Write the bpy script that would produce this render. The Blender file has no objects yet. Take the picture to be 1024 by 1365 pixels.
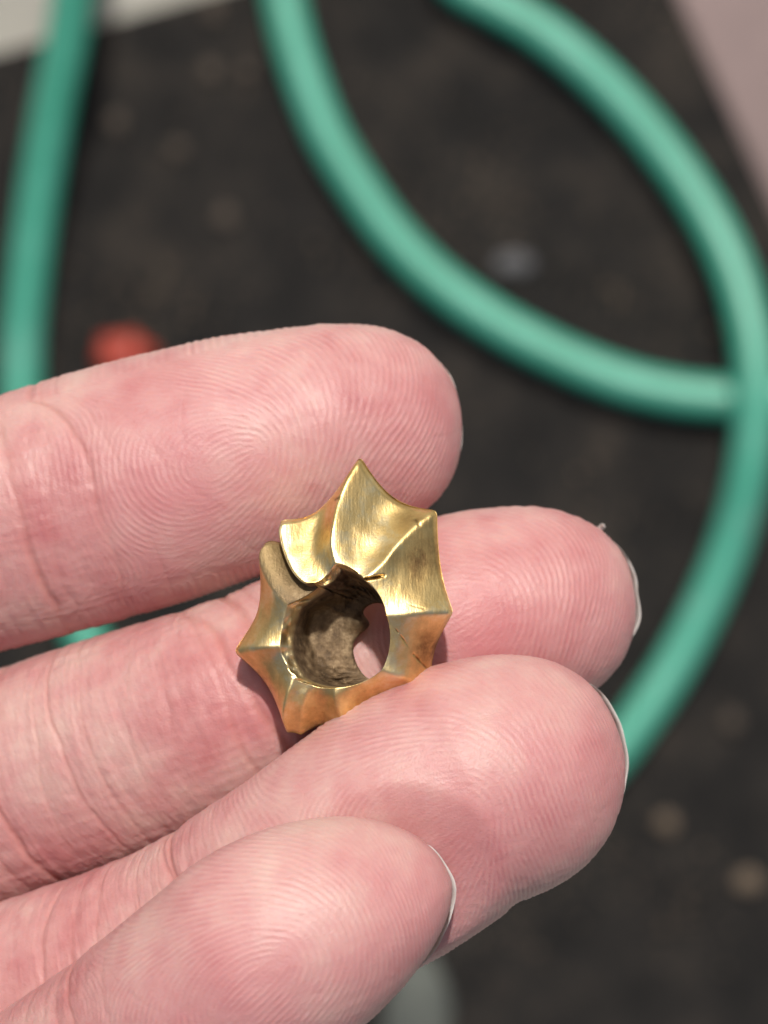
import bpy, bmesh, math
import numpy as np
from mathutils import Vector

MM = 0.001
# ------------------------------------------------------------------ camera
CAM_D = 230.0            # camera to the plane of the hand, mm
HAND_H = 1000.0           # hand plane above the ground, mm
VIEW_W = 56.0            # width seen in the plane of the hand, mm
K = VIEW_W / 1024.0
sc = bpy.context.scene
col = sc.collection
cam_d = bpy.data.cameras.new("camera")
cam = bpy.data.objects.new("camera", cam_d)
col.objects.link(cam)
cam.location = (0, 0, (HAND_H + CAM_D) * MM)
cam.rotation_euler = (0, 0, 0)
cam_d.sensor_fit = 'HORIZONTAL'
cam_d.sensor_width = 36.0
cam_d.lens = 36.0 * CAM_D / VIEW_W
cam_d.clip_start = 0.01
cam_d.clip_end = 200.0
cam_d.dof.use_dof = True
cam_d.dof.focus_distance = (CAM_D - 15.0) * MM
cam_d.dof.aperture_fstop = cam_d.lens / 2.75
sc.camera = cam

# ------------------------------------------------------------------ sky and sun
SUN_EL, SUN_AZ = math.radians(59), math.radians(3)     # azimuth from +Y towards +X
world = bpy.data.worlds.new("World")
sc.world = world
world.use_nodes = True
wn = world.node_tree
wn.nodes.clear()
sky = wn.nodes.new("ShaderNodeTexSky")
sky.sky_type = 'NISHITA'
sky.sun_disc = False
sky.sun_elevation = SUN_EL
sky.sun_rotation = SUN_AZ
sky.dust_density = 6.0
sky.ozone_density = 0.4
bg = wn.nodes.new("ShaderNodeBackground")
bg.inputs[1].default_value = 0.072
wo = wn.nodes.new("ShaderNodeOutputWorld")
wn.links.new(sky.outputs[0], bg.inputs[0])
wn.links.new(bg.outputs[0], wo.inputs[0])
sun_d = bpy.data.lights.new("sun", 'SUN')
sun_d.energy = 3.8
sun_d.angle = math.radians(2.5)
sun_d.color = (1.0, 0.955, 0.89)
sun = bpy.data.objects.new("sun", sun_d)
col.objects.link(sun)
sdir = Vector((math.sin(SUN_AZ) * math.cos(SUN_EL), math.cos(SUN_AZ) * math.cos(SUN_EL), math.sin(SUN_EL)))
sun.rotation_euler = sdir.to_track_quat('Z', 'Y').to_euler()
sun.location = (0, 1, 2)
vs = sc.view_settings
vs.view_transform = 'Standard'
vs.look = 'None'
vs.exposure = 0.0
vs.gamma = 1.0
vs.use_curve_mapping = False
sc.cycles.use_denoising = True
sc.cycles.max_bounces = 6
sc.cycles.use_adaptive_sampling = True
sc.cycles.adaptive_threshold = 0.015


# ------------------------------------------------------------------ helpers
def P(u, v, z):
    """Photo pixel (1024 x 1365) at height z (mm, relative to the hand plane) -> mm, hand-plane origin."""
    f = (CAM_D - z) / CAM_D
    return np.array([(u - 512) * K * f, (682.5 - v) * K * f, z])


def G(u, v, h=0.0):
    """Photo pixel on the ground (height h mm above it) -> mm with z measured from the ground."""
    p = P(u, v, h - HAND_H)
    return np.array([p[0], p[1], h])


def tag(o, label=None, cat=None, group=None, kind=None):
    for k, v in (("label", label), ("category", cat), ("group", group), ("kind", kind)):
        if v:
            o[k] = v
    return o


def mesh_np(name, verts, quads, mat, parent=None, loc=(0, 0, 0), smooth=True, tris=None):
    """verts in mm."""
    me = bpy.data.meshes.new(name)
    v = np.asarray(verts, dtype=np.float64) * MM
    quads = np.asarray(quads, dtype=np.int32).reshape(-1, 4)
    nt = 0 if tris is None else len(tris)
    me.vertices.add(len(v))
    me.vertices.foreach_set("co", v.astype(np.float32).ravel())
    idx = quads.ravel()
    if nt:
        idx = np.concatenate([idx, np.asarray(tris, dtype=np.int32).ravel()])
    me.loops.add(len(idx))
    me.loops.foreach_set("vertex_index", idx)
    n = len(quads) + nt
    starts = np.concatenate([np.arange(len(quads)) * 4, len(quads) * 4 + np.arange(nt) * 3]).astype(np.int32)
    me.polygons.add(n)
    me.polygons.foreach_set("loop_start", starts)
    me.update(calc_edges=True)
    me.validate()
    if smooth:
        me.polygons.foreach_set("use_smooth", np.ones(len(me.polygons), dtype=bool))
    me.materials.append(mat)
    o = bpy.data.objects.new(name, me)
    o.location = loc
    col.objects.link(o)
    if parent:
        o.parent = parent
    return o


def add_attr(o, name, arr):
    a = o.data.attributes.new(name, 'FLOAT', 'POINT')
    a.data.foreach_set("value", np.asarray(arr, dtype=np.float32))


def grid_quads(nu, nv, close_v=True, close_u=False, off=0):
    iu = np.arange(nu if close_u else nu - 1)
    iv = np.arange(nv if close_v else nv - 1)
    a, b = np.meshgrid(iu, iv, indexing='ij')
    a2, b2 = (a + 1) % nu, (b + 1) % nv
    return np.stack([a * nv + b, a2 * nv + b, a2 * nv + b2, a * nv + b2], -1).reshape(-1, 4) + off


def catmull(pts, n=60):
    """Centripetal-ish smooth dense curve through pts (k, d)."""
    pts = np.asarray(pts, float)
    p = np.vstack([2 * pts[0] - pts[1], pts, 2 * pts[-1] - pts[-2]])
    out = []
    t = np.linspace(0, 1, n, endpoint=False)[:, None]
    for i in range(1, len(p) - 2):
        p0, p1, p2, p3 = p[i - 1], p[i], p[i + 1], p[i + 2]
        out.append(0.5 * (2 * p1 + (p2 - p0) * t + (2 * p0 - 5 * p1 + 4 * p2 - p3) * t * t + (3 * p1 - p0 - 3 * p2 + p3) * t ** 3))
    out.append(p[-2][None])
    return np.vstack(out)


def smooth1(a, n):
    k = np.hanning(2 * n + 3)[1:-1]
    k /= k.sum()
    pad = len(k) // 2
    return np.convolve(np.pad(a, pad, mode='edge'), k, mode='valid')


def noise2(shape, sx, sy, rng, power=2.0):
    """Smooth noise on a grid: gaussian-filtered white noise with lengths sx, sy in cells; unit variance."""
    w = rng.standard_normal(shape)
    fx = np.fft.fftfreq(shape[0])[:, None]
    fy = np.fft.rfftfreq(shape[1])[None]
    g = np.exp(-2 * (math.pi ** 2) * ((fx * sx) ** 2 + (fy * sy) ** 2))
    r = np.fft.irfft2(np.fft.rfft2(w) * g, s=shape)
    return r / r.std()


def bilinear(gr, x, y):
    x = np.clip(x, 0, gr.shape[0] - 1.001)
    y = np.clip(y, 0, gr.shape[1] - 1.001)
    i, j = x.astype(int), y.astype(int)
    fx, fy = x - i, y - j
    return (gr[i, j] * (1 - fx) * (1 - fy) + gr[i + 1, j] * fx * (1 - fy) + gr[i, j + 1] * (1 - fx) * fy + gr[i + 1, j + 1] * fx * fy)


# ------------------------------------------------------------------ materials
def new_mat(name):
    m = bpy.data.materials.new(name)
    m.use_nodes = True
    nt = m.node_tree
    b = nt.nodes["Principled BSDF"]
    return m, nt, b


def N(nt, t, **kw):
    n = nt.nodes.new(t)
    for k, v in kw.items():
        setattr(n, k, v)
    return n


def setin(n, **kw):
    for k, v in kw.items():
        n.inputs[k.replace('_', ' ')].default_value = v
    return n


def noise(nt, scale, detail=4, rough=0.55, coord=None, dist=0.0):
    n = N(nt, "ShaderNodeTexNoise")
    setin(n, Scale=scale, Detail=detail, Roughness=rough, Distortion=dist)
    if coord is not None:
        nt.links.new(coord, n.inputs["Vector"])
    return n


def ramp(nt, fac, stops):
    r = N(nt, "ShaderNodeValToRGB")
    e = r.color_ramp.elements
    while len(e) > 1:
        e.remove(e[-1])
    e[0].position, e[0].color = stops[0][0], (*stops[0][1], 1)
    for p, c in stops[1:]:
        x = e.new(p)
        x.color = (*c, 1)
    nt.links.new(fac, r.inputs[0])
    return r


def mixc(nt, fac, a, b, blend='MIX'):
    m = N(nt, "ShaderNodeMix", data_type='RGBA', blend_type=blend)
    for s, v in ((m.inputs[0], fac), (m.inputs[6], a), (m.inputs[7], b)):
        if hasattr(v, 'links') or isinstance(v, bpy.types.NodeSocket):
            nt.links.new(v, s)
        elif isinstance(v, (int, float)):
            s.default_value = v
        else:
            s.default_value = (*v, 1)
    return m.outputs[2]


def math_n(nt, op, a, b=0.0, clamp=False):
    m = N(nt, "ShaderNodeMath", operation=op, use_clamp=clamp)
    for s, v in ((m.inputs[0], a), (m.inputs[1], b)):
        if isinstance(v, bpy.types.NodeSocket):
            nt.links.new(v, s)
        else:
            s.default_value = v
    return m.outputs[0]


def bump(nt, b, h, strength, dist):
    n = N(nt, "ShaderNodeBump")
    setin(n, Strength=strength, Distance=dist)
    nt.links.new(h, n.inputs["Height"])
    nt.links.new(n.outputs[0], b.inputs["Normal"])
    return n


def skin_material():
    m, nt, b = new_mat("skin")
    co = N(nt, "ShaderNodeTexCoord").outputs["Object"]
    n1 = noise(nt, 110, 3, 0.5, co)
    n2 = noise(nt, 420, 4, 0.6, co)
    n3 = noise(nt, 1500, 3, 0.6, co)
    a_r = N(nt, "ShaderNodeAttribute", attribute_name="ridge").outputs["Fac"]
    a_c = N(nt, "ShaderNodeAttribute", attribute_name="crease").outputs["Fac"]
    a_f = N(nt, "ShaderNodeAttribute", attribute_name="flush").outputs["Fac"]
    pale, pink, red = (0.56, 0.365, 0.33), (0.515, 0.265, 0.256), (0.42, 0.148, 0.155)
    f = math_n(nt, 'ADD', math_n(nt, 'MULTIPLY', n1.outputs[0], 0.65), math_n(nt, 'MULTIPLY', n2.outputs[0], 0.42))
    base = ramp(nt, f, [(0.37, pale), (0.55, pink), (0.77, red)]).outputs[0]
    base = mixc(nt, math_n(nt, 'MULTIPLY', a_f, 0.75, True), base, (0.50, 0.17, 0.19))
    base = mixc(nt, math_n(nt, 'MULTIPLY', a_c, 0.34, True), base, (0.42, 0.13, 0.10))
    base = mixc(nt, math_n(nt, 'MULTIPLY', a_r, 0.17, True), base, (0.74, 0.54, 0.51))
    nt.links.new(base, b.inputs["Base Color"])
    b.subsurface_method = 'RANDOM_WALK' if hasattr(b, 'subsurface_method') else None
    setin(b, Roughness=0.42, IOR=1.42)
    b.inputs["Subsurface Weight"].default_value = 0.45
    b.inputs["Subsurface Radius"].default_value = (1.0, 0.30, 0.18)
    b.inputs["Subsurface Scale"].default_value = 0.0013
    b.inputs["Specular IOR Level"].default_value = 0.42
    r = math_n(nt, 'ADD', math_n(nt, 'MULTIPLY', n3.outputs[0], 0.34), 0.21)
    nt.links.new(r, b.inputs["Roughness"])
    n4 = noise(nt, 6000, 3, 0.6, co)
    bump(nt, b, n4.outputs[0], 0.6, 0.00007)
    return m


def nail_material():
    m, nt, b = new_mat("nail")
    co = N(nt, "ShaderNodeTexCoord").outputs["Object"]
    n1 = noise(nt, 700, 3, 0.5, co)
    c = ramp(nt, n1.outputs[0], [(0.35, (0.36, 0.32, 0.305)), (0.65, (0.48, 0.445, 0.43))]).outputs[0]
    nt.links.new(c, b.inputs["Base Color"])
    setin(b, Roughness=0.32)
    b.inputs["Subsurface Weight"].default_value = 0.4
    b.inputs["Subsurface Radius"].default_value = (1, 0.7, 0.6)
    b.inputs["Subsurface Scale"].default_value = 0.0008
    return m


def gold_material():
    m, nt, b = new_mat("worn_gold")
    co = N(nt, "ShaderNodeTexCoord").outputs["Object"]
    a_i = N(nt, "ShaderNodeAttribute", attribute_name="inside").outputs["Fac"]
    a_p = N(nt, "ShaderNodeAttribute", attribute_name="patina").outputs["Fac"]
    a_n = N(nt, "ShaderNodeAttribute", attribute_name="nick").outputs["Fac"]
    n1 = noise(nt, 330, 5, 0.62, co, 0.4)
    n2 = noise(nt, 1600, 5, 0.7, co)
    n3 = noise(nt, 5200, 4, 0.7, co)
    mp = N(nt, "ShaderNodeMapping")
    mp.inputs["Scale"].default_value = (5200, 700, 1500)
    mp.inputs["Rotation"].default_value = (0, 0, 0.35)
    nt.links.new(co, mp.inputs[0])
    nsx = noise(nt, 1.0, 3, 0.6, mp.outputs[0])
    clean, honey, orange, brown = (0.93, 0.79, 0.46), (0.83, 0.61, 0.26), (0.58, 0.40, 0.16), (0.20, 0.115, 0.05)
    pf = math_n(nt, 'ADD', math_n(nt, 'ADD', math_n(nt, 'MULTIPLY', n1.outputs[0], 0.60), math_n(nt, 'MULTIPLY', n2.outputs[0], 0.36)),
                math_n(nt, 'MULTIPLY', a_p, 0.40))
    c = ramp(nt, pf, [(0.40, clean), (0.54, honey), (0.72, orange), (0.90, brown)]).outputs[0]
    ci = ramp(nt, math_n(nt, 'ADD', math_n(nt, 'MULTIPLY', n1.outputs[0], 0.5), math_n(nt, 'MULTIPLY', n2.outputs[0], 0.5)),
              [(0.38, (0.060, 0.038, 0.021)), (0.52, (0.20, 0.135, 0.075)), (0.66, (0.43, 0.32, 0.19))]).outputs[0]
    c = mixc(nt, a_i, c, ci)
    c = mixc(nt, math_n(nt, 'MULTIPLY', a_n, 0.85, True), c, (0.10, 0.05, 0.02))
    nt.links.new(c, b.inputs["Base Color"])
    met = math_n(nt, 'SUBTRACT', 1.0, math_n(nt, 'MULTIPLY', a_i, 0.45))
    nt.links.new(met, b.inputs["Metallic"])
    r = math_n(nt, 'ADD', math_n(nt, 'ADD', math_n(nt, 'MULTIPLY', n2.outputs[0], 0.26), 0.25),
               math_n(nt, 'ADD', math_n(nt, 'MULTIPLY', a_i, 0.22), math_n(nt, 'MULTIPLY', a_p, 0.10)))
    nt.links.new(r, b.inputs["Roughness"])
    h = math_n(nt, 'ADD', math_n(nt, 'MULTIPLY', nsx.outputs[0], 0.55), math_n(nt, 'MULTIPLY', n3.outputs[0], 0.45))
    h = math_n(nt, 'MULTIPLY', h, math_n(nt, 'ADD', 1.0, math_n(nt, 'MULTIPLY', a_i, 2.5)))
    bump(nt, b, h, 0.5, 0.00008)
    return m


def hose_material():
    m, nt, b = new_mat("green_hose")
    co = N(nt, "ShaderNodeTexCoord").outputs["Object"]
    n1 = noise(nt, 22, 4, 0.6, co)
    n2 = noise(nt, 160, 4, 0.6, co)
    f = math_n(nt, 'ADD', math_n(nt, 'MULTIPLY', n1.outputs[0], 0.6), math_n(nt, 'MULTIPLY', n2.outputs[0], 0.4))
    c = ramp(nt, f, [(0.35, (0.032, 0.270, 0.178)), (0.55, (0.055, 0.325, 0.228)), (0.72, (0.13, 0.37, 0.285))]).outputs[0]
    nt.links.new(c, b.inputs["Base Color"])
    setin(b, Roughness=0.50)
    b.inputs['Specular IOR Level'].default_value = 0.95
    b.inputs["Subsurface Weight"].default_value = 0.25
    b.inputs["Subsurface Radius"].default_value = (0.5, 1.0, 0.8)
    b.inputs["Subsurface Scale"].default_value = 0.003
    bump(nt, b, n2.outputs[0], 0.3, 0.0004)
    return m


def rough_material(name, stops, scale, rough=0.85, bumpd=0.002, fine=900):
    m, nt, b = new_mat(name)
    co = N(nt, "ShaderNodeTexCoord").outputs["Object"]
    n1 = noise(nt, scale, 6, 0.62, co)
    n2 = noise(nt, fine, 4, 0.65, co)
    f = math_n(nt, 'ADD', math_n(nt, 'MULTIPLY', n1.outputs[0], 0.7), math_n(nt, 'MULTIPLY', n2.outputs[0], 0.3))
    c = ramp(nt, f, stops).outputs[0]
    nt.links.new(c, b.inputs["Base Color"])
    setin(b, Roughness=rough)
    bump(nt, b, f, 0.6, bumpd)
    return m


SKIN, NAIL, GOLD, HOSE = skin_material(), nail_material(), gold_material(), hose_material()
MAT_M = rough_material("black_rubber", [(0.36, (0.0080, 0.0077, 0.0074)), (0.50, (0.0140, 0.0130, 0.0122)), (0.60, (0.027, 0.0230, 0.0195)), (0.70, (0.058, 0.047, 0.037))], 38, 0.95)
MAT_M.node_tree.nodes['Principled BSDF'].inputs['Specular IOR Level'].default_value = 0.25
CONC_M = rough_material("pale_concrete", [(0.35, (0.27, 0.26, 0.23)), (0.65, (0.37, 0.36, 0.315))], 14)
PINK_M = rough_material("pink_tile", [(0.35, (0.17, 0.122, 0.116)), (0.65, (0.235, 0.168, 0.16))], 18, 0.6)
STONE_M = rough_material("tan_stone", [(0.35, (0.075, 0.054, 0.036)), (0.65, (0.165, 0.125, 0.088))], 300)
DULL_M = rough_material("dull_stone", [(0.35, (0.038, 0.029, 0.022)), (0.65, (0.080, 0.062, 0.047))], 300)
GREY_M = rough_material("grey_stone", [(0.35, (0.055, 0.055, 0.06)), (0.65, (0.13, 0.13, 0.135))], 300)
RED_M = rough_material("red_plastic", [(0.35, (0.27, 0.034, 0.020)), (0.65, (0.35, 0.050, 0.030))], 60, 0.45, 0.0005)
PALE_M = rough_material("pale_stone", [(0.35, (0.050, 0.056, 0.052)), (0.65, (0.11, 0.12, 0.105))], 90)

# ------------------------------------------------------------------ setting: ground, mat, tile
TOP = 6.0      # top of the mat above the concrete, mm
bm = bmesh.new()
R = 30.0
n = 24
gv = [[bm.verts.new((R * (2 * i / n - 1), R * (2 * j / n - 1), -TOP * MM)) for j in range(n + 1)] for i in range(n + 1)]
for i in range(n):
    for j in range(n):
        bm.faces.new((gv[i][j], gv[i + 1][j], gv[i + 1][j + 1], gv[i][j + 1]))
me = bpy.data.meshes.new("ground")
bm.to_mesh(me); bm.free()
me.materials.append(CONC_M)
ground = bpy.data.objects.new("ground", me)
col.objects.link(ground)
tag(ground, kind="structure")


def slab(name, corners, thick, mat, loc_z, bev=1.5):
    bm = bmesh.new()
    c = np.mean(corners, axis=0)
    vs_ = [bm.verts.new(((p[0] - c[0]) * MM, (p[1] - c[1]) * MM, 0)) for p in corners]
    f = bm.faces.new(vs_)
    if f.normal.z < 0:
        f.normal_flip()
    r = bmesh.ops.extrude_face_region(bm, geom=[f])
    for v in r['geom']:
        if isinstance(v, bmesh.types.BMVert):
            v.co.z += thick * MM
    bmesh.ops.recalc_face_normals(bm, faces=bm.faces)
    bmesh.ops.bevel(bm, geom=list(bm.edges), offset=bev * MM, segments=2, affect='EDGES')
    me = bpy.data.meshes.new(name)
    bm.to_mesh(me); bm.free()
    me.materials.append(mat)
    o = bpy.data.objects.new(name, me)
    o.location = (c[0] * MM, c[1] * MM, loc_z * MM)
    col.objects.link(o)
    return o


c0 = G(830, -163)[:2]
d1 = np.array([-0.963, -0.27]); d2 = np.array([0.416, -0.909])
mat_o = slab("rubber_mat", [c0, c0 + d1 * 620, c0 + d1 * 620 + d2 * 700, c0 + d2 * 700], TOP - 0.3, MAT_M, -TOP + 0.3)
tag(mat_o, "dirty black rubber mat lying under the hand and the hose", "mat")
e0 = c0 + np.array([0.9, 0.05]) * 0.4
tile_o = slab("floor_tile", [e0 + d2 * 560, e0 - d2 * 40, e0 - d2 * 40 + np.array([300, 60]), e0 + d2 * 560 + np.array([300, 60])], TOP - 1.5, PINK_M, -TOP + 0.3)
tag(tile_o, "dusty pink floor tile beside the edge of the black mat", "tile")

# ------------------------------------------------------------------ hose
HR = 8.3
hose_px = [(1500, 380, 0), (1250, 480, 0), (1090, 525, 0), (985, 532, 0), (900, 525, 0), (820, 505, 0), (740, 472, 0), (660, 429, 0), (590, 380, 0),
           (530, 322, 0), (480, 254, 0), (437, 182, 0), (408, 110, 0), (387, 40, 0), (372, -40, 0), (372, -150, 4), (420, -240, 10), (500, -210, 8),
           (560, -110, 3), (606, -28, 0), (660, 6, 0), (715, 38, 0), (775, 84, 0), (838, 146, 0), (895, 216, 1), (945, 292, 4), (981, 370, 9),
           (1002, 450, 14), (1008, 530, 16), (1000, 620, 13), (977, 715, 6), (944, 800, 2), (902, 882, 0), (855, 955, 0), (800, 1025, 0),
           (720, 1092, 0), (600, 1135, 0), (470, 1130, 0), (330, 1075, 0), (200, 970, 0), (115, 852, 0), (58, 710, 0), (32, 580, 0), (29, 470, 2),
           (38, 370, 8), (52, 260, 16), (70, 150, 26), (90, 45, 36), (104, -60, 46), (112, -180, 50), (100, -320, 40), (60, -480, 20), (0, -640, 0)]
hp = catmull([G(u, v, HR + 0.2 + h) for u, v, h in hose_px], 12)
T = np.gradient(hp, axis=0); T /= np.linalg.norm(T, axis=1)[:, None]
up = np.array([0, 0, 1.0])
B = np.cross(np.broadcast_to(up, T.shape), T); B /= np.linalg.norm(B, axis=1)[:, None]
Nn = np.cross(T, B)
ns = 28
th = np.linspace(0, 2 * math.pi, ns, endpoint=False)
hv = hp[:, None, :] + HR * (np.cos(th)[None, :, None] * B[:, None, :] + np.sin(th)[None, :, None] * Nn[:, None, :])
q = grid_quads(len(hp), ns)
cent = np.array([hp[-1], hp[0]])
hv2 = np.vstack([hv.reshape(-1, 3), cent])
nl = len(hp) * ns
tr = [(nl + 1, (i + 1) % ns, i) for i in range(ns)] + [(nl, (len(hp) - 1) * ns + i, (len(hp) - 1) * ns + (i + 1) % ns) for i in range(ns)]
hose = mesh_np("garden_hose", hv2, q, HOSE, tris=tr)
tag(hose, "green rubber garden hose lying in loops on the black mat", "hose")

# ------------------------------------------------------------------ small things on the mat
rng = np.random.default_rng(5)


def pebble(name, u, v, r, mat, seed, flat=0.6, sx=1.0, sy=1.0):
    r = r * 1.25
    rg = np.random.default_rng(seed)
    bm = bmesh.new()
    bmesh.ops.create_icosphere(bm, subdivisions=3, radius=1.0)
    ph = rg.uniform(0, 6.28, (3, 3)); am = rg.uniform(0.06, 0.16, 3)
    for w in bm.verts:
        d = 1 + sum(am[k] * math.sin(2.3 * (k + 1) * w.co.x + ph[k, 0]) * math.sin(2.1 * (k + 1) * w.co.y + ph[k, 1]) * math.cos(1.9 * (k + 1) * w.co.z + ph[k, 2]) * 1.6 for k in range(3))
        w.co = Vector((w.co.x * d * r * sx * MM, w.co.y * d * r * sy * MM, w.co.z * d * r * flat * MM))
    zmin = min(w.co.z for w in bm.verts)
    for w in bm.verts:
        w.co.z -= zmin
    me = bpy.data.meshes.new(name)
    bm.to_mesh(me); bm.free()
    me.polygons.foreach_set("use_smooth", np.ones(len(me.polygons), dtype=bool))
    me.materials.append(mat)
    o = bpy.data.objects.new(name, me)
    g = G(u, v)
    o.location = (g[0] * MM, g[1] * MM, 0.0)
    col.objects.link(o)
    return o


peb = [(236, 199, 2.9, "tan pebble lying between the two upper runs of hose"), (155, 165, 2.6, "dull brown pebble close to the upright run of hose"),
       (888, 1096, 3.7, "largest tan pebble on the mat below the hose bend"), (975, 962, 3.8, "brownish pebble just outside the hose bend"),
       (996, 1175, 3.2, "tan pebble nearest the lower corner of the picture, right side"),
       (280, 95, 2.4, "small dusty pebble near the top edge of the mat"), (330, 96, 2.4, "dusty pebble beside the middle run of hose"),
       (300, 290, 2.6, "dull grey brown pebble midway along the mat"), (283, 14, 2.8, "brown pebble at the very edge of the mat")]
for i, (u, v, r, lab) in enumerate(peb):
    tag(pebble("pebble", u, v, r, STONE_M if i in (2, 4) else DULL_M, 20 + i, 0.45, *np.random.default_rng(i).uniform(0.75, 1.35, 2)), lab, "pebble", "pebbles on the mat")
tag(pebble("stone_chip", 684, 352, 4.4, GREY_M, 51, 0.35, 1.3, 0.75), "pale grey stone chip lying against the middle run of hose", "stone")
tag(pebble("plastic_cap", 170, 476, 7.8, RED_M, 52, 0.7, 1.15, 1.0), "red plastic cap half hidden behind the top finger", "cap")
tag(pebble("stone_piece", 552, 1350, 13.0, PALE_M, 53, 0.25, 0.8, 1.6), "pale greenish grey stone showing below the little finger", "stone")

# dust and grit: uncountable crumbs
gv_, gq_ = [], []
oct_v = np.array([[1, 0, 0], [-1, 0, 0], [0, 1, 0], [0, -1, 0], [0, 0, 1], [0, 0, -1]], float)
oct_f = np.array([[0, 2, 4], [2, 1, 4], [1, 3, 4], [3, 0, 4], [2, 0, 5], [1, 2, 5], [3, 1, 5], [0, 3, 5]])
cl = rng.uniform([-40, -100], [1024, 1450], (26, 2))
for k in range(2600):
    if k % 3:
        c_ = cl[rng.integers(len(cl))] + rng.normal(0, 45, 2)
    else:
        c_ = rng.uniform([-200, -60], [1150, 1500])
    g = G(*c_)
    s_ = 1.25 * rng.uniform(0.3, 1.0) * (1.9 if rng.random() < 0.06 else 1)
    if np.dot(g[:2] - c0, np.array([d1[1], -d1[0]])) < 3 and False:
        continue
    # stay on the mat
    A = np.stack([d1, d2], 1)
    t_ = np.linalg.solve(A, g[:2] - c0)
    if t_.min() < 3:
        continue
    vv = oct_v * rng.uniform(0.5, 1.2, (6, 1)) * s_ * np.array([1, 1, 0.6])
    gq_.append(oct_f + 6 * len(gv_))
    gv_.append(vv + g + np.array([0, 0, s_ * 0.4]))
grit = mesh_np("grit", np.vstack(gv_), np.zeros((0, 4)), STONE_M, tris=np.vstack(gq_), smooth=False)
tag(grit, "fine tan grit and dust scattered over the black mat", "grit", kind="stuff")

# ------------------------------------------------------------------ hand
GC = 0.1                    # grid cell of the skin relief, mm


def fingerprint(nx, ny, ori, pitch, rng, iters=9):
    """Ridge pattern grown by oriented band-pass filtering of noise; ori(nx,ny) is the ridge direction."""
    K_ = 16
    fx = np.fft.fftfreq(nx, GC)[:, None]
    fy = np.fft.rfftfreq(ny, GC)[None]
    f = np.hypot(fx, fy)
    fa = np.arctan2(fy, fx)
    f0 = 1.0 / pitch
    banks = []
    for k in range(K_):
        a = math.pi * k / K_ + math.pi / 2          # wave vector is across the ridges
        da = np.abs((fa - a + math.pi / 2) % math.pi - math.pi / 2)
        banks.append(np.exp(-((f - f0) / (0.16 * f0)) ** 2) * np.exp(-(da / 0.22) ** 2))
    img = rng.standard_normal((nx, ny))
    kk = (ori % math.pi) / math.pi * K_
    k0 = np.floor(kk).astype(int) % K_
    w1 = kk - np.floor(kk)
    for it in range(iters):
        F = np.fft.rfft2(img)
        out = np.zeros_like(img)
        for k in range(K_):
            m0 = (k0 == k); m1 = ((k0 + 1) % K_ == k)
            r = np.fft.irfft2(F * banks[k], s=img.shape)
            out += r * (m0 * (1 - w1) + m1 * w1)
        img = np.tanh(out / out.std() * 1.6)
    return img


class Finger:
    pass


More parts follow.
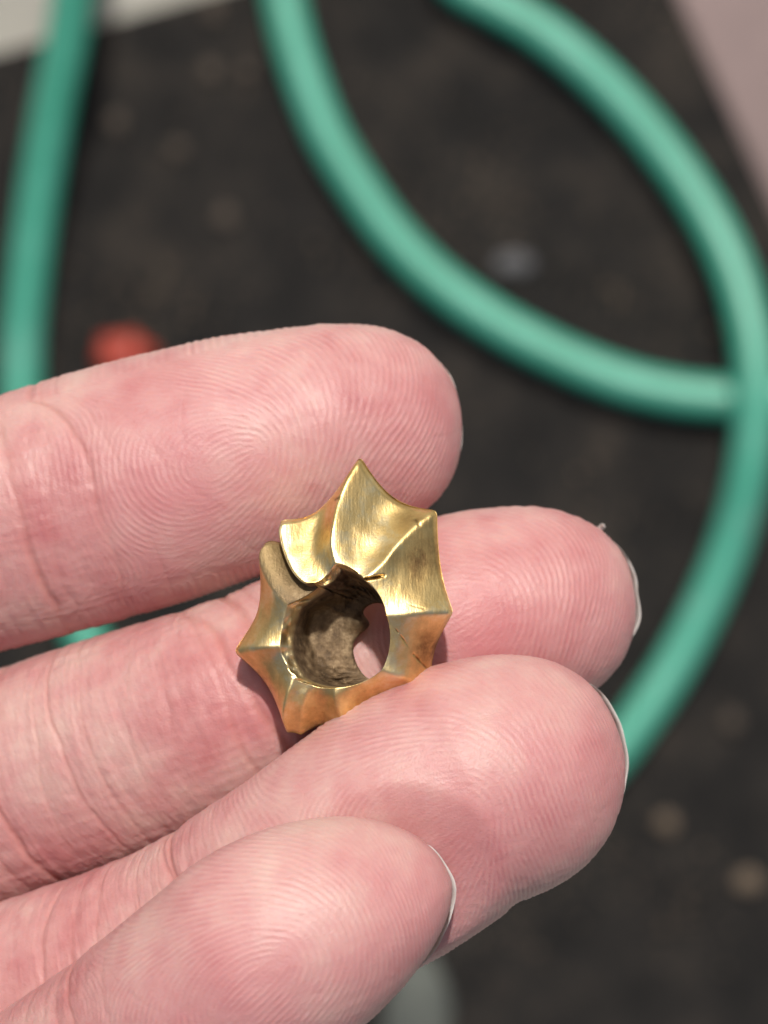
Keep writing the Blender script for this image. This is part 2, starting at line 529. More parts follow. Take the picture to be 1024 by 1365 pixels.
def make_finger(st, tip, s_dip, core, pitch, seed, pu=2.2, pl=2.2, creases=(), vis=45.0, flush=(), tipshift=0.0):
    """st: stations (x, y, z mm, wu, wl, hf, hb) from the base to where the tip cap starts; tip: the point of the tip."""
    rg = np.random.default_rng(seed)
    st = np.asarray(st, float)
    pts = np.vstack([st[:, :3], np.asarray(tip)[None]])
    C = catmull(pts, 80)
    seg = np.r_[0, np.cumsum(np.linalg.norm(np.diff(C, axis=0), axis=1))]
    L = seg[-1]
    s_st = seg[np.arange(len(st)) * 80]
    s0 = s_st[-1]
    Lt = L - s0
    # samples along the finger: coarse where out of frame, fine where seen, cosine at the tip
    sv = max(L - vis, 1.0)
    sa = np.arange(0, sv, 0.8)
    sb = np.arange(sv, s0, 0.11)
    nt_ = int(Lt * 1.45 / 0.11)
    scp = s0 + Lt * np.sin(np.linspace(0, math.pi / 2, nt_) ** 1.0)
    scp[-1] = L - 1e-4
    s = np.concatenate([sa, sb, scp])
    Cs = np.stack([np.interp(s, seg, C[:, k]) for k in range(3)], 1)
    s_even = np.linspace(0, L, 900)

    def chan(k):
        y = smooth1(np.interp(s_even, s_st, st[:, k]), 28)
        return np.interp(s, s_even, y)
    wu, wl, hf, hb = (chan(k) for k in (3, 4, 5, 6))
    qq = np.clip((s - s0) / Lt, 0, 1)

    def clos(p):
        return np.maximum(1 - qq ** p, 0) ** (1 / p)
    wu, wl = wu * clos(pu), wl * clos(pl)
    hf, hb = hf * clos(2.0), hb * clos(2.6)
    Ce = np.stack([smooth1(np.interp(s_even, seg, C[:, k]), 70) for k in range(3)], 1)
    Te = np.gradient(Ce, axis=0)
    Tn = np.stack([np.interp(s, s_even, Te[:, k]) for k in range(3)], 1)
    Tn /= np.linalg.norm(Tn, axis=1)[:, None]
    z = np.array([0, 0, 1.0])
    Nn = z[None] - Tn * Tn[:, 2:3]
    Nn /= np.linalg.norm(Nn, axis=1)[:, None]
    Bn = np.cross(Nn, Tn)
    nf = 250
    tf = np.linspace(-math.radians(112), math.radians(112), nf)
    tb = np.linspace(math.radians(112), math.radians(248), 42)[1:-1]
    th = np.concatenate([tf, tb])
    sn, cs = np.sin(th)[None], np.cos(th)[None]
    b = np.where(sn > 0, wu[:, None], wl[:, None]) * sn
    nn = np.where(cs > 0, hf[:, None], hb[:, None]) * cs
    V = Cs[:, None] + Bn[:, None] * b[..., None] + Nn[:, None] * nn[..., None]
    # ---- relief in unrolled coordinates: X from the tip backwards (mm), Y across
    w0 = 0.5 * (st[-1, 3] + st[-1, 4])
    a = np.broadcast_to(s[:, None], b.shape)
    Xs = np.where(a > s0, s0 + Lt * np.arcsin(np.clip((a - s0) / Lt, 0, 0.999)), a)
    Ys = w0 * 1.05 * np.arcsin(np.clip(b / (w0 * 1.05), -0.995, 0.995))
    x0 = L - vis - 1.0
    nx = int((s0 + Lt * 1.58 - x0) / GC) + 4
    ny = int(w0 * 3.6 / GC)
    gx = x0 + np.arange(nx) * GC
    gy = (np.arange(ny) - ny / 2) * GC
    GX, GY = np.meshgrid(gx, gy, indexing='ij')
    # orientation: two cores, two deltas (distal = +i)
    cx, cy = core
    Z = GY + 1j * (GX - (L - cx)) - cy
    ang = lambda w: np.angle(w)
    o = 0.5 * (ang(Z - 2.1j - 0.5) + ang(Z + 2.1j + 0.4) - ang(Z - (6.3 - 7.0j)) - ang(Z - (-6.3 - 7.0j)))
    o = o + 0.20 * noise2((nx, ny), 30, 30, rg)
    # ridge direction o is measured from the across axis (gy) towards +gx; grid angle from gx axis:
    ori = math.pi / 2 - o
    pr = fingerprint(nx, ny, ori, pitch, rg)
    DX = GX - (L - s_dip)                         # distance beyond the last joint crease
    pad = 1 / (1 + np.exp(-(DX - 2.0) / 1.1))
    patch = np.clip(0.75 + 0.30 * noise2((nx, ny), 20, 20, rg), 0.42, 1.25)
    fine = noise2((nx, ny), 1.6, 1.6, rg)
    pores = np.clip(noise2((nx, ny), 1.3, 1.3, rg) - 1.5, 0, 1.0)
    scr = np.zeros((nx, ny))
    for _ in range(26):                            # fine creases crossing the ridges
        px_, py_ = rg.uniform(x0, x0 + nx * GC), rg.uniform(-7, 7)
        a_ = rg.normal(0.0, 0.5) + (math.pi / 2 if rg.random() < 0.7 else 0.2)
        ln_ = rg.uniform(1.2, 5.0)
        ux, uy = math.cos(a_), math.sin(a_)
        al_ = (GX - px_) * ux + (GY - py_) * uy
        ac_ = -(GX - px_) * uy + (GY - py_) * ux + 0.05 * al_ ** 2 * rg.normal(0, 0.5)
        scr += rg.uniform(0.4, 1.0) * np.exp(-(ac_ / 0.10) ** 2) * np.clip(1.4 * (1 - (al_ / ln_) ** 2), 0, 1)
    gaps = np.clip(0.80 + 0.55 * noise2((nx, ny), 2.4, 2.4, rg), 0.0, 1.4)
    hgt = np.where(pr > 0, pr * gaps, pr) * 0.033 * pad * patch + 0.0075 * fine * (0.6 + 0.8 * (1 - pad))
    # hatch of the middle joint: long cross lines and short length lines
    wr = -np.abs(noise2((nx, ny), 2.2, 22, rg)) + 0.8
    wr2 = -np.abs(noise2((nx, ny), 16, 2.4, rg)) + 0.8
    wr3 = noise2((nx, ny), 3.0, 5.0, rg)
    hgt += (1 - pad) * (0.026 * wr + 0.017 * wr2 + 0.012 * wr3 + 0.007 * pr)
    hgt -= 0.022 * pores * pad + 0.020 * np.clip(scr, 0, 1.2)
    hgt += pad * (0.006 * wr2 + 0.008 * noise2((nx, ny), 7, 7, rg))
    cre = np.zeros((nx, ny))
    for (cs_, dep, wid, curv, slope) in creases:   # distance back from the tip, depth, width, curvature, slope
        wob = noise2((1, ny), 0.001, 28, rg)[0] * 0.28 + noise2((1, ny), 0.001, 8, rg)[0] * 0.07
        brk = np.clip(0.8 + 0.35 * noise2((1, ny), 0.001, 24, rg)[0], 0.25, 1.15)
        d = GX - (L - cs_) - slope * GY - curv * GY ** 2 - wob[None]
        g1 = np.exp(-(d / wid) ** 2) * brk[None]
        dep = dep * 0.62
        hgt -= dep * g1 + 0.45 * dep * np.exp(-(d / (wid * 4)) ** 2)
        cre += np.clip(dep / 0.15, 0, 1.2) * (g1 + 0.25 * np.exp(-(d / (wid * 3.5)) ** 2))
    # broad softness of the flesh
    hgt += 0.05 * noise2((nx, ny), 30, 30, rg)
    gi, gj = (Xs - x0) / GC, (Ys - gy[0]) / GC
    H = bilinear(hgt, gi, gj)
    Rg = bilinear(np.clip(pr * 0.5 * gaps + 0.5, 0, 1) * pad * patch, gi, gj)
    Cr = bilinear(np.clip(cre, 0, 1.3), gi, gj)
    fl = np.zeros_like(H)
    for (fxp, fyp, fr, fa_) in flush:
        fl += fa_ * np.exp(-(((L - fxp) - Xs) ** 2 + (Ys - fyp) ** 2) / fr ** 2)
    front = np.clip((np.cos(th) + 0.36) / 0.3, 0, 1)[None] ** 2
    endf = np.clip((L - s) / 0.5, 0, 1)[:, None]
    visf = np.clip((s - sv) / 2.0, 0, 1)[:, None]
    H = H * front * endf * visf
    dU = np.gradient(V, axis=0); dV = np.gradient(V, axis=1)
    nrm = np.cross(dV, dU)
    ln = np.linalg.norm(nrm, axis=2, keepdims=True)
    nrm = nrm / np.maximum(ln, 1e-9)
    # orient outward
    sgn = np.sign(np.sum(nrm * (V - Cs[:, None]), axis=2, keepdims=True)); sgn[sgn == 0] = 1
    V = V + nrm * sgn * H[..., None]
    F = Finger()
    F.V, F.ridge, F.crease, F.flush = V, Rg * visf, Cr * visf, fl
    F.nu, F.nv = V.shape[:2]
    F.C, F.T, F.N, F.B, F.s, F.L, F.s0, F.Lt = Cs, Tn, Nn, Bn, s, L, s0, Lt
    F.w0u, F.w0l, F.hb0, F.pu, F.pl = st[-1, 3], st[-1, 4], st[-1, 6], pu, pl
    F.seg, F.Cd = seg, C
    return F


def S(u, v, wu, wl, z, hf, hb):
    f = (CAM_D - z) / CAM_D
    p = P(u, v, z)
    return (p[0], p[1], p[2], wu * K * f, wl * K * f, hf, hb)


def Sm(x, y, z, r):
    return (x, y, z, r, r, r * 0.95, r * 0.9)


MCP = {'i': (-96, -16, -30), 'm': (-98, -38, -32), 'r': (-92, -60, -31), 'p': (-82, -78, -27)}
index = make_finger(
    [Sm(-84, -14, -24, 8.6), Sm(-66, -11, -17, 9.2), Sm(-52, -9, -13, 9.3), S(-140, 732, 172, 172, -6, 8.2, 7.2), S(30, 690, 167, 166, -3.2, 7.6, 7.0), S(120, 663, 167, 168, -2.6, 7.5, 6.8),
     S(200, 641, 168, 168, -2.2, 7.9, 6.6), S(330, 605, 163, 162, -2.0, 8.2, 6.2), S(430, 577, 145, 148, -2.2, 7.8, 5.6), S(470, 569, 135, 138, -2.5, 7.2, 5.2)],
    P(612, 563, -4.2), s_dip=28.5, core=(17.0, -0.6), pitch=0.43, seed=11, pu=2.1, pl=2.3,
    creases=[(26.6, 0.17, 0.20, -0.012, -0.10), (30.6, 0.22, 0.24, -0.010, -0.06), (29.2, 0.06, 0.12, -0.004, 0.10), (24.2, 0.05, 0.12, -0.01, -0.2), (33.5, 0.07, 0.14, 0.0, 0.05), (21.0, 0.03, 0.12, 0.0, -0.5)],
    vis=40, flush=[(20, -1.5, 6.5, 0.7), (9, -6, 5, 0.45), (-1, -2, 7, 0.7)])
middle = make_finger(
    [Sm(-84, -34, -26, 8.8), Sm(-66, -31, -19, 9.3), Sm(-50, -27.5, -15, 9.2), S(-160, 1100, 162, 162, -9, 8.4, 7.4), S(20, 1045, 156, 158, -5.5, 8.0, 7.2), S(200, 985, 154, 154, -1.8, 8.0, 7.0),
     S(340, 930, 141, 148, 0.4, 7.9, 7.4), S(500, 868, 148, 150, -0.9, 7.4, 6.6), S(620, 828, 147, 150, -1.6, 7.4, 6.2), S(690, 810, 136, 140, -2.0, 7.0, 5.6)],
    P(842, 794, -3.4), s_dip=28.0, core=(13.5, 0.4), pitch=0.43, seed=23, pu=2.15, pl=2.2,
    creases=[(26.6, 0.30, 0.26, -0.012, -0.12), (28.6, 0.26, 0.24, -0.010, -0.16), (29.9, 0.14, 0.16, -0.008, -0.10), (24.8, 0.10, 0.18, -0.01, -0.1), (39.0, 0.09, 0.14, 0.004, -0.05), (41.2, 0.13, 0.16, 0.006, -0.08),
             (43.5, 0.07, 0.12, 0.005, 0.02), (47.0, 0.24, 0.25, 0.004, 0.0), (48.8, 0.18, 0.2, 0.004, 0.04), (36.0, 0.05, 0.1, 0.0, 0.1), (33.3, 0.05, 0.1, 0.0, -0.05)],
    vis=56, flush=[(13, -2, 5, 0.8), (27.5, 0, 3.2, 0.55), (-1, -3, 7, 0.7)])
ring = make_finger(
    [Sm(-78, -53, -26, 8.6), Sm(-62, -49, -20, 9.0), Sm(-46, -44, -14, 8.8), S(-140, 1415, 146, 146, -7, 8.0, 7.2), S(54, 1340, 146, 146, 0.5, 7.7, 7.0), S(254, 1262, 146, 146, 5.2, 7.3, 6.8),
     S(400, 1176, 148, 172, 9.4, 7.0, 6.6), S(520, 1102, 164, 186, 11.0, 7.5, 6.4), S(600, 1062, 168, 174, 11.2, 7.6, 6.2), S(650, 1040, 166, 166, 11.0, 7.3, 5.8)],
    P(827, 1003, 8.6), s_dip=27.5, core=(14.0, -1.0), pitch=0.405, seed=37, pu=2.3, pl=2.05,
    creases=[(28.3, 0.20, 0.2, -0.010, -0.15), (29.8, 0.14, 0.18, -0.010, -0.1), (31.5, 0.06, 0.12, 0.0, -0.05), (34.5, 0.08, 0.13, 0.0, 0.05), (38.2, 0.12, 0.15, 0.004, 0.0), (41.0, 0.16, 0.18, 0.004, -0.06), (43.0, 0.12, 0.15, 0.002, 0.1)],
    vis=56, flush=[(15, -5.0, 4.5, 0.8), (8, 2, 5, 0.25), (-1, -4, 8, 0.8)])
pinky = make_finger(
    [Sm(-72, -72, -20, 8.0), Sm(-56, -68, -12, 8.3), Sm(-40, -61, -2, 8.0), S(-60, 1560, 140, 140, 7, 7.4, 6.6), S(60, 1480, 140, 140, 11.8, 7.2, 6.4), S(172, 1404, 142, 142, 15.6, 6.8, 6.2),
     S(290, 1322, 150, 150, 19.6, 7.0, 6.0), S(380, 1262, 154, 148, 21.0, 6.9, 5.6)],
    P(598, 1168, 18.6), s_dip=24.5, core=(13.8, -0.6), pitch=0.385, seed=51, pu=2.1, pl=1.62,
    creases=[(24.8, 0.16, 0.2, -0.010, 0.0), (26.4, 0.12, 0.16, -0.008, 0.06), (22.0, 0.05, 0.12, 0.0, 0.1), (30.0, 0.06, 0.12, 0.0, 0.0)],
    vis=42, flush=[(15, -1, 5.5, 0.55), (22, -3, 4, 0.5), (0, -4, 7, 0.7)])
FINGERS = [index, middle, ring, pinky]


def press(F, by, reach, soft):
    """Flesh of F gives way (away from the viewer's side) where the finger `by` lies on it."""
    ss = np.linspace(by.L - 24, by.L - 3.5, 150)
    ax_ = np.stack([np.interp(ss, by.s, by.C[:, k]) for k in range(3)], 1)
    sel = np.argwhere(F.s > F.L - 32)[:, 0]
    W = F.V[sel].reshape(-1, 3)
    best = np.full(len(W), 1e9)
    for a in ax_:
        best = np.minimum(best, ((W - a) ** 2).sum(1))
    push = np.clip(reach - np.sqrt(best), 0, 6.0)
    W[:, 2] -= soft * push ** 2 / (push + 1.0)
    F.V[sel] = W.reshape(F.V[sel].shape)


press(ring, pinky, 7.8, 0.45)
press(middle, ring, 8.6, 0.5)


# --- palm, thumb, wrist and forearm (outside the frame): blended capsules, surface nets
def sd_cap(p, a, b, ra, rb):
    a, b = np.asarray(a, float), np.asarray(b, float)
    ab = b - a
    t = np.clip(((p - a) @ ab) / (ab @ ab), 0, 1)
    return np.linalg.norm(p - a - t[..., None] * ab, axis=-1) - (ra + (rb - ra) * t)


def smin(a, b, k):
    h = np.clip(0.5 + 0.5 * (b - a) / k, 0, 1)
    return b + (a - b) * h - k * h * (1 - h)


WR = (-172, -92, -42)
caps = []
for k, (r1, r2) in zip('imrp', ((11, 13), (11, 13), (10.5, 13), (10, 12))):
    off = {'i': 12, 'm': 4, 'r': -5, 'p': -13}[k]
    caps.append((MCP[k], (WR[0] + 6 + off * 0.3, WR[1] + off * 1.3, WR[2]), r1, r2, 7))
caps += [((-150, -68, -36), (-118, -26, -26), 14, 12, 9), ((-118, -26, -26), (-92, 8, -20), 12, 10.5, 7), ((-92, 8, -20), (-66, 24, -16), 10, 8.6, 3),
         ((-66, 24, -16), (-46, 30, -14), 9.0, 6.6, 2.5), ((-150, -110, -38), (-100, -84, -28), 13, 10, 8),
         (WR, (-330, -190, -60), 22, 30, 14), ((-176, -82, -42), (-330, -182, -60), 20, 28, 14)]
for k, a2 in (('i', (-72, -11.8, -19.5)), ('m', (-72, -32, -21.5)), ('r', (-68, -50.3, -22)), ('p', (-62, -69.8, -15))):
    caps.append((MCP[k], a2, 10.2, 8.2, 5))
vox = 1.6
lo = np.array([-352, -226, -96.0]); hi = np.array([-34, 46, 8.0])
dims = ((hi - lo) / vox).astype(int)
ax = [lo[k] + np.arange(dims[k]) * vox for k in range(3)]
PT = np.stack(np.meshgrid(*ax, indexing='ij'), -1)
sd = None
for a, b_, r1, r2, kk_ in caps:
    d = sd_cap(PT, a, b_, r1, r2)
    sd = d if sd is None else smin(sd, d, kk_)


def surface_nets(sd, lo, vox):
    ins = sd < 0
    c = np.zeros(tuple(np.array(sd.shape) - 1), int)
    for dx in (0, 1):
        for dy in (0, 1):
            for dz in (0, 1):
                c += ins[dx:dx + c.shape[0], dy:dy + c.shape[1], dz:dz + c.shape[2]]
    act = (c > 0) & (c < 8)
    ids = -np.ones(c.shape, int)
    cells = np.argwhere(act)
    ids[act] = np.arange(len(cells))
    acc = np.zeros((len(cells), 3)); cnt = np.zeros(len(cells))
    corners = [(i, j, k) for i in (0, 1) for j in (0, 1) for k in (0, 1)]
    val = {cn: sd[cells[:, 0] + cn[0], cells[:, 1] + cn[1], cells[:, 2] + cn[2]] for cn in corners}
    for c1 in corners:
        for axn in range(3):
            if c1[axn] == 0:
                c2 = list(c1); c2[axn] = 1; c2 = tuple(c2)
                v1, v2 = val[c1], val[c2]
                m = (v1 < 0) != (v2 < 0)
                t = np.where(m, v1 / np.where(m, v1 - v2, 1), 0)
                p = np.array(c1, float)[None] + 0 * acc
                p[:, axn] += t
                acc[m] += p[m]; cnt[m] += 1
    V = lo + (cells + acc / cnt[:, None]) * vox
    quads = []
    for axn in range(3):
        o1, o2 = [(1, 2), (2, 0), (0, 1)][axn]
        sl0 = [slice(1, -1)] * 3; sl1 = [slice(1, -1)] * 3
        sl0[axn] = slice(0, -1); sl1[axn] = slice(1, None)
        A_, B_ = ins[tuple(sl0)], ins[tuple(sl1)]
        e = np.argwhere(A_ != B_)
        flip = A_[tuple(e.T)]
        base = e.copy()
        base[:, o1] += 1; base[:, o2] += 1        # node index of the edge start
        def cid(d1_, d2_):
            x = base.copy(); x[:, o1] -= d1_; x[:, o2] -= d2_
            return ids[tuple(x.T)]
        qd = np.stack([cid(0, 0), cid(1, 0), cid(1, 1), cid(0, 1)], 1)
        qd[~flip] = qd[~flip][:, ::-1]
        quads.append(qd)
    return V, np.vstack(quads)


pv, pq = surface_nets(sd, lo, vox)
all_v, all_q, rid, cre_, flu = [], [], [], [], []
tris_ = []
off = 0
for F in FINGERS:
    V = F.V.reshape(-1, 3)
    all_v.append(V)
    all_q.append(grid_quads(F.nu, F.nv, off=off)[:, ::-1])
    tipi = off + len(V)
    all_v.append((F.Cd[-1])[None])
    j = np.arange(F.nv)
    base = off + (F.nu - 1) * F.nv
    tris_.append(np.stack([base + j, np.full(F.nv, tipi), base + (j + 1) % F.nv], 1))
    z1 = np.zeros(1)
    rid += [F.ridge.ravel(), z1]; cre_ += [F.crease.ravel(), z1]; flu += [F.flush.ravel(), z1]
    off += len(V) + 1
all_v.append(pv); all_q.append(pq + off)
zz = np.zeros(len(pv))
rid.append(zz); cre_.append(zz); flu.append(zz)
hand = mesh_np("hand", np.vstack(all_v), np.vstack(all_q), SKIN, loc=(0, 0, HAND_H * MM), tris=np.vstack(tris_))
add_attr(hand, "ridge", np.concatenate(rid)); add_attr(hand, "crease", np.concatenate(cre_)); add_attr(hand, "flush", np.concatenate(flu))
tag(hand, "bare left hand, palm side up, holding the gold ornament between its fingers", "hand")


def nail(F, over, centre, half):
    """Nail plate on the back of a fingertip; its free edge stands a little past the flesh (angles in degrees, in plan)."""
    rows = F.s > F.s0 - 3.0
    V = F.V[rows].reshape(-1, 3)
    k_ = int(np.searchsorted(F.s, F.s0 + 0.25 * F.Lt))
    c = F.C[k_]
    hb = F.hb0
    pr_ = lambda p: p[..., :2] * (CAM_D / (CAM_D - p[..., 2:3]))
    pc = pr_(c[None])[0]
    d = pr_(V) - pc
    an = np.degrees(np.arctan2(d[:, 1], d[:, 0])); rr = np.hypot(d[:, 0], d[:, 1])
    na, nr = 61, 22
    A = centre + np.linspace(-half, half, na)
    Rm = np.array([rr[np.abs((an - a + 180) % 360 - 180) < 1.5].max() for a in A])
    Rm = smooth1(Rm, 3)
    e = np.linspace(-1, 1, na)
    R_ = Rm + over * (1 - np.abs(e) ** 2.2) - 0.35 * np.abs(e) ** 4 + 0.05 * noise2((1, na), 0.001, 3.0, np.random.default_rng(int(centre) + 7))[0]
    rho = np.linspace(1, 0.12, nr) ** 0.8
    top = np.zeros((nr, na, 3))
    for i, r in enumerate(rho):
        z = c[2] - hb * (0.50 + 0.62 * math.sqrt(max(1 - r * r, 0))) * np.ones(na) - 0.9 * e ** 2 * 0.0
        xy = pc + (r * R_)[:, None] * np.stack([np.cos(np.radians(A)), np.sin(np.radians(A))], 1)
        top[i, :, :2] = xy * ((CAM_D - z) / CAM_D)[:, None]
        top[i, :, 2] = z
    bot = top.copy(); bot[..., 2] -= 0.40
    n_ = nr * na
    q1 = grid_quads(nr, na, close_v=False)
    ring_ = [i * na for i in range(nr)] + [(nr - 1) * na + j for j in range(1, na)] + [i * na + na - 1 for i in range(nr - 2, -1, -1)] + [j for j in range(na - 2, 0, -1)]
    qs = [(ring_[k], ring_[(k + 1) % len(ring_)], ring_[(k + 1) % len(ring_)] + n_, ring_[k] + n_) for k in range(len(ring_))]
    return mesh_np("fingernail", np.vstack([top.reshape(-1, 3), bot.reshape(-1, 3)]), np.vstack([q1, q1[:, ::-1] + n_, np.array(qs)[:, ::-1]]), NAIL, parent=hand)


nail(index, 0.03, 12, 45)
nail(middle, 0.34, 10, 44)
nail(ring, 0.34, 20, 40)
nail(pinky, 0.24, 5, 38)

# a torn sliver at the corner of the middle nail
sp = [P(796, 712, -3.2), P(801, 704, -3.0), P(803, 699, -2.6), P(807, 703, -2.3)]
sr_ = [0.32, 0.26, 0.17, 0.03]
sv2, k6 = [], np.linspace(0, 2 * math.pi, 7)[:-1]
for p_, r_ in zip(sp, sr_):
    for a_ in k6:
        sv2.append(p_ + r_ * np.array([math.cos(a_), 0.4 * math.sin(a_), math.sin(a_)]))
mesh_np("nail_sliver", np.array(sv2), grid_quads(4, 6), NAIL, parent=hand, tris=[(18, 18 + i, 18 + i + 1) for i in range(1, 5)])

# ------------------------------------------------------------------ gold ornament
# ridges: photo points from the hole's rim (first) to the spike (last), height of rim and spike
ZR, ZT = 14.2, 11.0
RID = [
    ("S9", [(417, 777), (403, 776), (388, 760), (377, 735), (371, 708), (375, 692)], 13.9, 12.0, 1.5),
    ("S1", [(446, 751), (441, 726), (443, 699), (450, 668), (462, 637), (480, 607)], 14.2, 11.2, 1.25),
    ("S2", [(486, 773), (511, 750), (531, 725), (556, 699), (583, 680)], 14.5, 11.8, 1.3),
    ("S3", [(515, 821), (540, 819), (566, 816), (605, 816)], 14.5, 13.0, 1.9),
    ("S4", [(509, 893), (530, 903), (550, 910), (574, 922)], 13.9, 11.2, 2.6),
    ("S5", [(447, 917), (447, 934), (454, 957), (465, 983)], 13.4, 11.6, 2.4),
    ("S6a", [(412, 913), (406, 935), (403, 958), (401, 980)], 13.0, 11.4, 2.2),
    ("S6", [(391, 905), (381, 931), (376, 957), (382, 977)], 13.3, 11.6, 2.4),
    ("S7", [(373, 862), (349, 863), (331, 865), (311, 869)], 13.3, 11.8, 2.0),
    ("S8", [(383, 806), (362, 784), (348, 757), (345, 738), (351, 730)], 13.3, 11.6, 1.5),
    ("S9b", [(424, 783), (411, 782), (396, 767), (385, 746), (378, 730), (374, 724)], 12.7, 10.8, 1.5),
]
HC = np.array([446.0, 843.0])
NT = 72
tt = np.linspace(0, 1, NT)
rc = []
for nm, pts, zr, zt, ex in RID:
    c = catmull(np.array(pts, float), 40)
    sg = np.r_[0, np.cumsum(np.linalg.norm(np.diff(c, axis=0), axis=1))]; sg /= sg[-1]
    uv = np.stack([np.interp(tt, sg, c[:, k]) for k in range(2)], 1)
    zz_ = zr + (zt - zr) * tt ** ex
    rc.append(np.column_stack([uv, zz_]))
# facets: (i, j, outer sag px, rim bulge px, depth mm, samples)
FAC = [(0, 1, 26, -6, 0.95, 64), (1, 2, 20, 5, 1.0, 72), (2, 3, 8, 6, 0.55, 64), (3, 4, 10, 8, 0.5, 60), (4, 5, 14, 6, 0.8, 56),
       (5, 6, 16, 2, 0.75, 52), (6, 7, 2, 1, 0.12, 30), (7, 8, 13, 3, 0.8, 60), (8, 9, 17, 2, 0.65, 64), (9, 10, -7, -2, -0.35, 44), (10, 0, 0, 0, 0.0, 14)]
cols_, pat, fidx = [], [], []
rgb = np.random.default_rng(3)
for fi, (i, j, sag, rb, dep, ns_) in enumerate(FAC):
    for f in np.linspace(0, 1, ns_, endpoint=False):
        c = rc[i] * (1 - f) + rc[j] * f
        par = 4 * f * (1 - f)
        rad = c[:, :2] - HC
        rad /= np.linalg.norm(rad, axis=1)[:, None]
        off_ = par * (rb * (1 - tt) ** 2 - sag * tt ** 1.3)
        c = c.copy()
        c[:, :2] += rad * off_[:, None]
        prof = 0.30 + 0.70 * np.sin(np.clip(tt * 1.25, 0, 1) * math.pi / 2)
        dip = par if fi not in (0, 1) else f ** 1.7 * (1 - f) * 5.2
        c[:, 2] -= dep * dip * prof
        cols_.append(c)
        fidx.append((fi, f))
front = np.array(cols_)                    # (NA, NT, 3) in px, px, mm
NA = len(front)
fidx_f = np.array([x[0] for x in fidx]); fidx_t = np.array([x[1] for x in fidx])
# round the ridges a little along the ring direction
ker = np.array([1, 2, 3, 2, 1.0]); ker /= ker.sum()
k9 = np.hanning(13)[1:-1]; k9 /= k9.sum()
sm = sum(np.roll(front, k - 5, axis=0) * k9[k] for k in range(11))
wm = (fidx_f != 10)[:, None, None]
front = np.where(wm, sm, front)
# inner wall from the back opening up to the rim
NI = 46
ti = np.linspace(0, 1, NI, endpoint=False)             # 0 = back opening, 1 = rim
rim = front[:, 0]
angr = np.arctan2(rim[:, 1] - HC[1], rim[:, 0] - HC[0])
back = np.stack([503 + 33 * np.cos(angr) + 19 * np.exp(-((np.mod(angr, 2 * math.pi) - math.pi - 0.45) / 0.30) ** 2), 856 + 52 * np.sin(angr), np.full(NA, 7.4)], 1)
inner = np.zeros((NA, NI, 3))
for k, t in enumerate(ti):
    inner[:, k, :2] = back[:, :2] + (rim[:, :2] - back[:, :2]) * (t ** 0.80)
    inner[:, k, 2] = np.where(t > 0.80, rim[:, 2] - 0.60 * (1 - t) / 0.20, back[:, 2] + (rim[:, 2] - 0.60 - back[:, 2]) * (t / 0.80) ** 2.3)
# rim lip: short bevel just inside the rim
# rough cast inside: hollows and lumps
nz = noise2((NA, NI), 26, 7, rgb) * 0.20 + noise2((NA, NI), 9, 2.6, rgb) * 0.11 + noise2((NA, NI), 4, 1.5, rgb) * 0.13
fade = (np.sin(np.clip(ti, 0, 1) * math.pi) ** 0.6)[None]
inner[:, :, 2] += nz * fade
hol = np.exp(-(((inner[..., 0] - 424) / 27) ** 2 + ((inner[..., 1] - 836) / 34) ** 2))
inner[..., 2] -= 3.2 * hol * fade
inner[..., 2] = np.where(inner[..., 2] < 8.1, 8.1 - 0.4 * np.tanh((8.1 - inner[..., 2]) / 0.6), inner[..., 2])
lump = np.exp(-(((inner[..., 0] - 485) / 14) ** 2 + ((inner[..., 1] - 832) / 13) ** 2))
inner[..., 2] += 2.2 * lump * fade
# edge and back: from the outline over to the back opening
outl = front[:, -1]
NB = 30
tb_ = np.linspace(0, 1, NB + 1)[1:]
bk = np.zeros((NA, NB, 3))
cen = outl[:, :2].mean(axis=0)
for k, t in enumerate(tb_):
    if t < 0.5:
        u_ = t / 0.5
        sc_ = 1 - 0.02 * u_ - 0.10 * u_ ** 3
        bk[:, k, :2] = cen + (outl[:, :2] - cen) * sc_
        bk[:, k, 2] = outl[:, 2] * (1 - u_) + 7.5 * u_
    else:
        u_ = (t - 0.5) / 0.5
        o9 = cen + (outl[:, :2] - cen) * 0.88
        bk[:, k, :2] = o9 + (back[:, :2] - o9) * u_ * 0.97
        bk[:, k, 2] = 7.5 - 0.35 * math.sin(u_ * math.pi)
full = np.concatenate([inner, front, bk], axis=1)
NM = full.shape[1]
# nicks and scratches cut into the front
nick = np.zeros((NA, NM))


def cut(p0, p1, wid, depth):
    p0, p1 = np.array(p0, float), np.array(p1, float)
    ab = p1 - p0
    X = full[..., :2]
    t = np.clip(((X - p0) @ ab) / (ab @ ab), 0, 1)
    d = np.linalg.norm(X - p0 - t[..., None] * ab, axis=-1)
    g = np.exp(-(d / wid) ** 2)
    g *= np.clip(0.75 + 0.6 * noise2((NA, NM), 5, 3, rgb), 0.05, 1.2)
    g[:, :NI] = 0; g[:, NI + NT:] = 0
    full[..., 2] -= depth * g
    np.maximum(nick, g, out=nick)


cut((487, 772), (511, 768), 1.7, 0.40)
cut((554, 693), (560, 700), 1.6, 0.16)
cut((516, 826), (531, 843), 0.8, 0.09)
cut((531, 843), (552, 873), 0.9, 0.13)
cut((552, 873), (575, 897), 1.3, 0.22)
cut((545, 806), (567, 812), 0.8, 0.08)
cut((447, 666), (452, 664), 1.0, 0.15)
# blunt outer edge
full[:, NI:NI + NT, 2] -= (0.45 * np.clip((tt - 0.93) / 0.07, 0, 1) ** 2)[None]
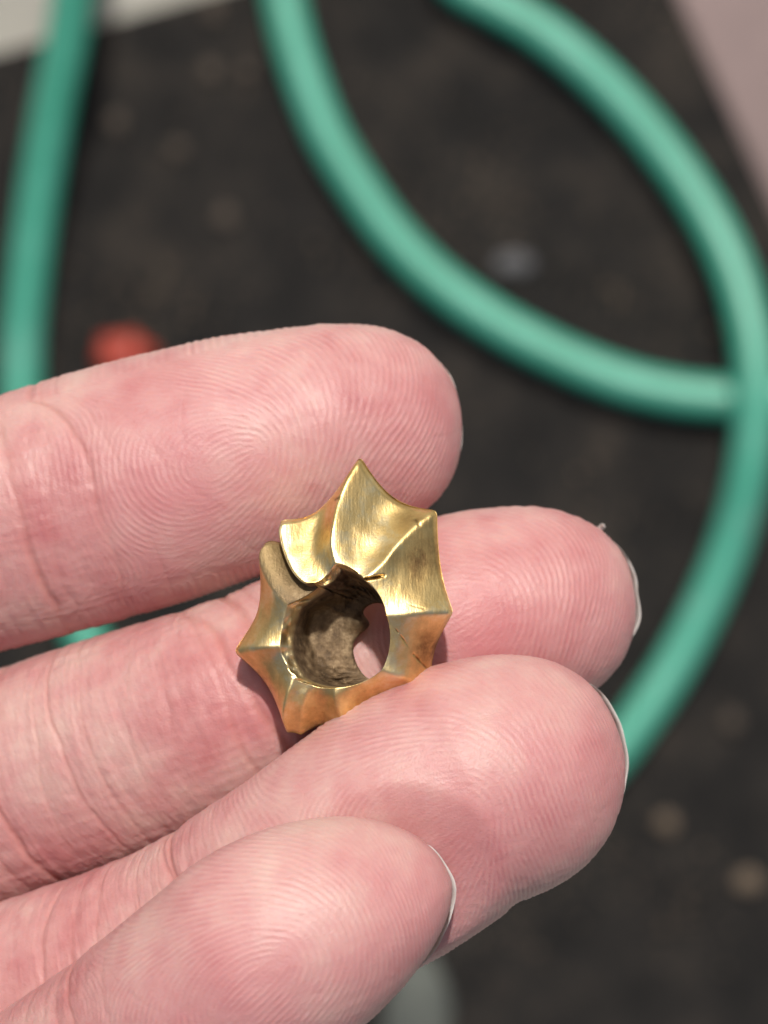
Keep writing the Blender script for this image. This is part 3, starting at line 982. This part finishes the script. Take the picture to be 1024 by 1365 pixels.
# general waviness of a hand-worked casting
full[:, NI:NI + NT, 2] += (noise2((NA, NT), 16, 9, rgb) * 0.05 + noise2((NA, NT), 5, 4, rgb) * 0.012) * np.sin(np.linspace(0.15, 1, NT) * math.pi / 1.15)[None]
f_ = (CAM_D - full[..., 2]) / CAM_D
bx = (full[..., 0] - 512) * K * f_
by = (682.5 - full[..., 1]) * K * f_
bz = full[..., 2]
BV = np.stack([bx, by, bz], -1)
bc = P(450, 820, 8.0)
BV = BV - bc
orn = mesh_np("gold_ornament", BV.reshape(-1, 3), grid_quads(NA, NM, close_v=True, close_u=True), GOLD,
              loc=(bc[0] * MM, bc[1] * MM, (HAND_H + bc[2]) * MM))
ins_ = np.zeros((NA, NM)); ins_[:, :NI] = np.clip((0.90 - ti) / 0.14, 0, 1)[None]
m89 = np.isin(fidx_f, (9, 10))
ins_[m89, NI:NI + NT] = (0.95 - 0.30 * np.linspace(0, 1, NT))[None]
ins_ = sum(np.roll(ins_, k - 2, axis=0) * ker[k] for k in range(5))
patv = np.zeros((NA, NM))
base_p = {0: 0.20, 1: 0.12, 2: 0.34, 3: 0.22, 4: 0.18, 5: 0.25, 6: 0.22, 7: 0.18, 8: 0.15, 9: 0.3, 10: 0.4}
bp = np.array([base_p[k] for k in fidx_f])
bp = sum(np.roll(bp, k - 2) * ker[k] for k in range(5))
tfull = np.concatenate([np.zeros(NI), tt, np.ones(NB)])
patv = bp[:, None] * (0.25 + 0.75 * np.sin(np.clip(tfull, 0, 1) * math.pi * 0.62)[None]) * (0.35 + 0.65 * (4 * fidx_t * (1 - fidx_t))[:, None])
for (su, sv_, sr, sa_) in ((562, 740, 27, 0.75), (577, 862, 22, 0.7), (538, 686, 22, 0.45), (425, 962, 24, 0.45), (500, 935, 20, 0.45), (352, 905, 18, 0.3), (470, 628, 14, 0.3)):
    patv += sa_ * np.exp(-(((full[..., 0] - su) / sr) ** 2 + ((full[..., 1] - sv_) / (sr * 1.3)) ** 2) ** 1.2)
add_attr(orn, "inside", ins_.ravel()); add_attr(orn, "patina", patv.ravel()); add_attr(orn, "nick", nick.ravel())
tag(orn, "worn gold spiked ornament, star shaped around a hole, resting on the middle finger", "ornament")
# outward normals
for o in (orn, hand, hose):
    bmx = bmesh.new(); bmx.from_mesh(o.data)
    if bmx.calc_volume(signed=True) < 0:
        bmesh.ops.reverse_faces(bmx, faces=bmx.faces)
        bmx.to_mesh(o.data)
    bmx.free()
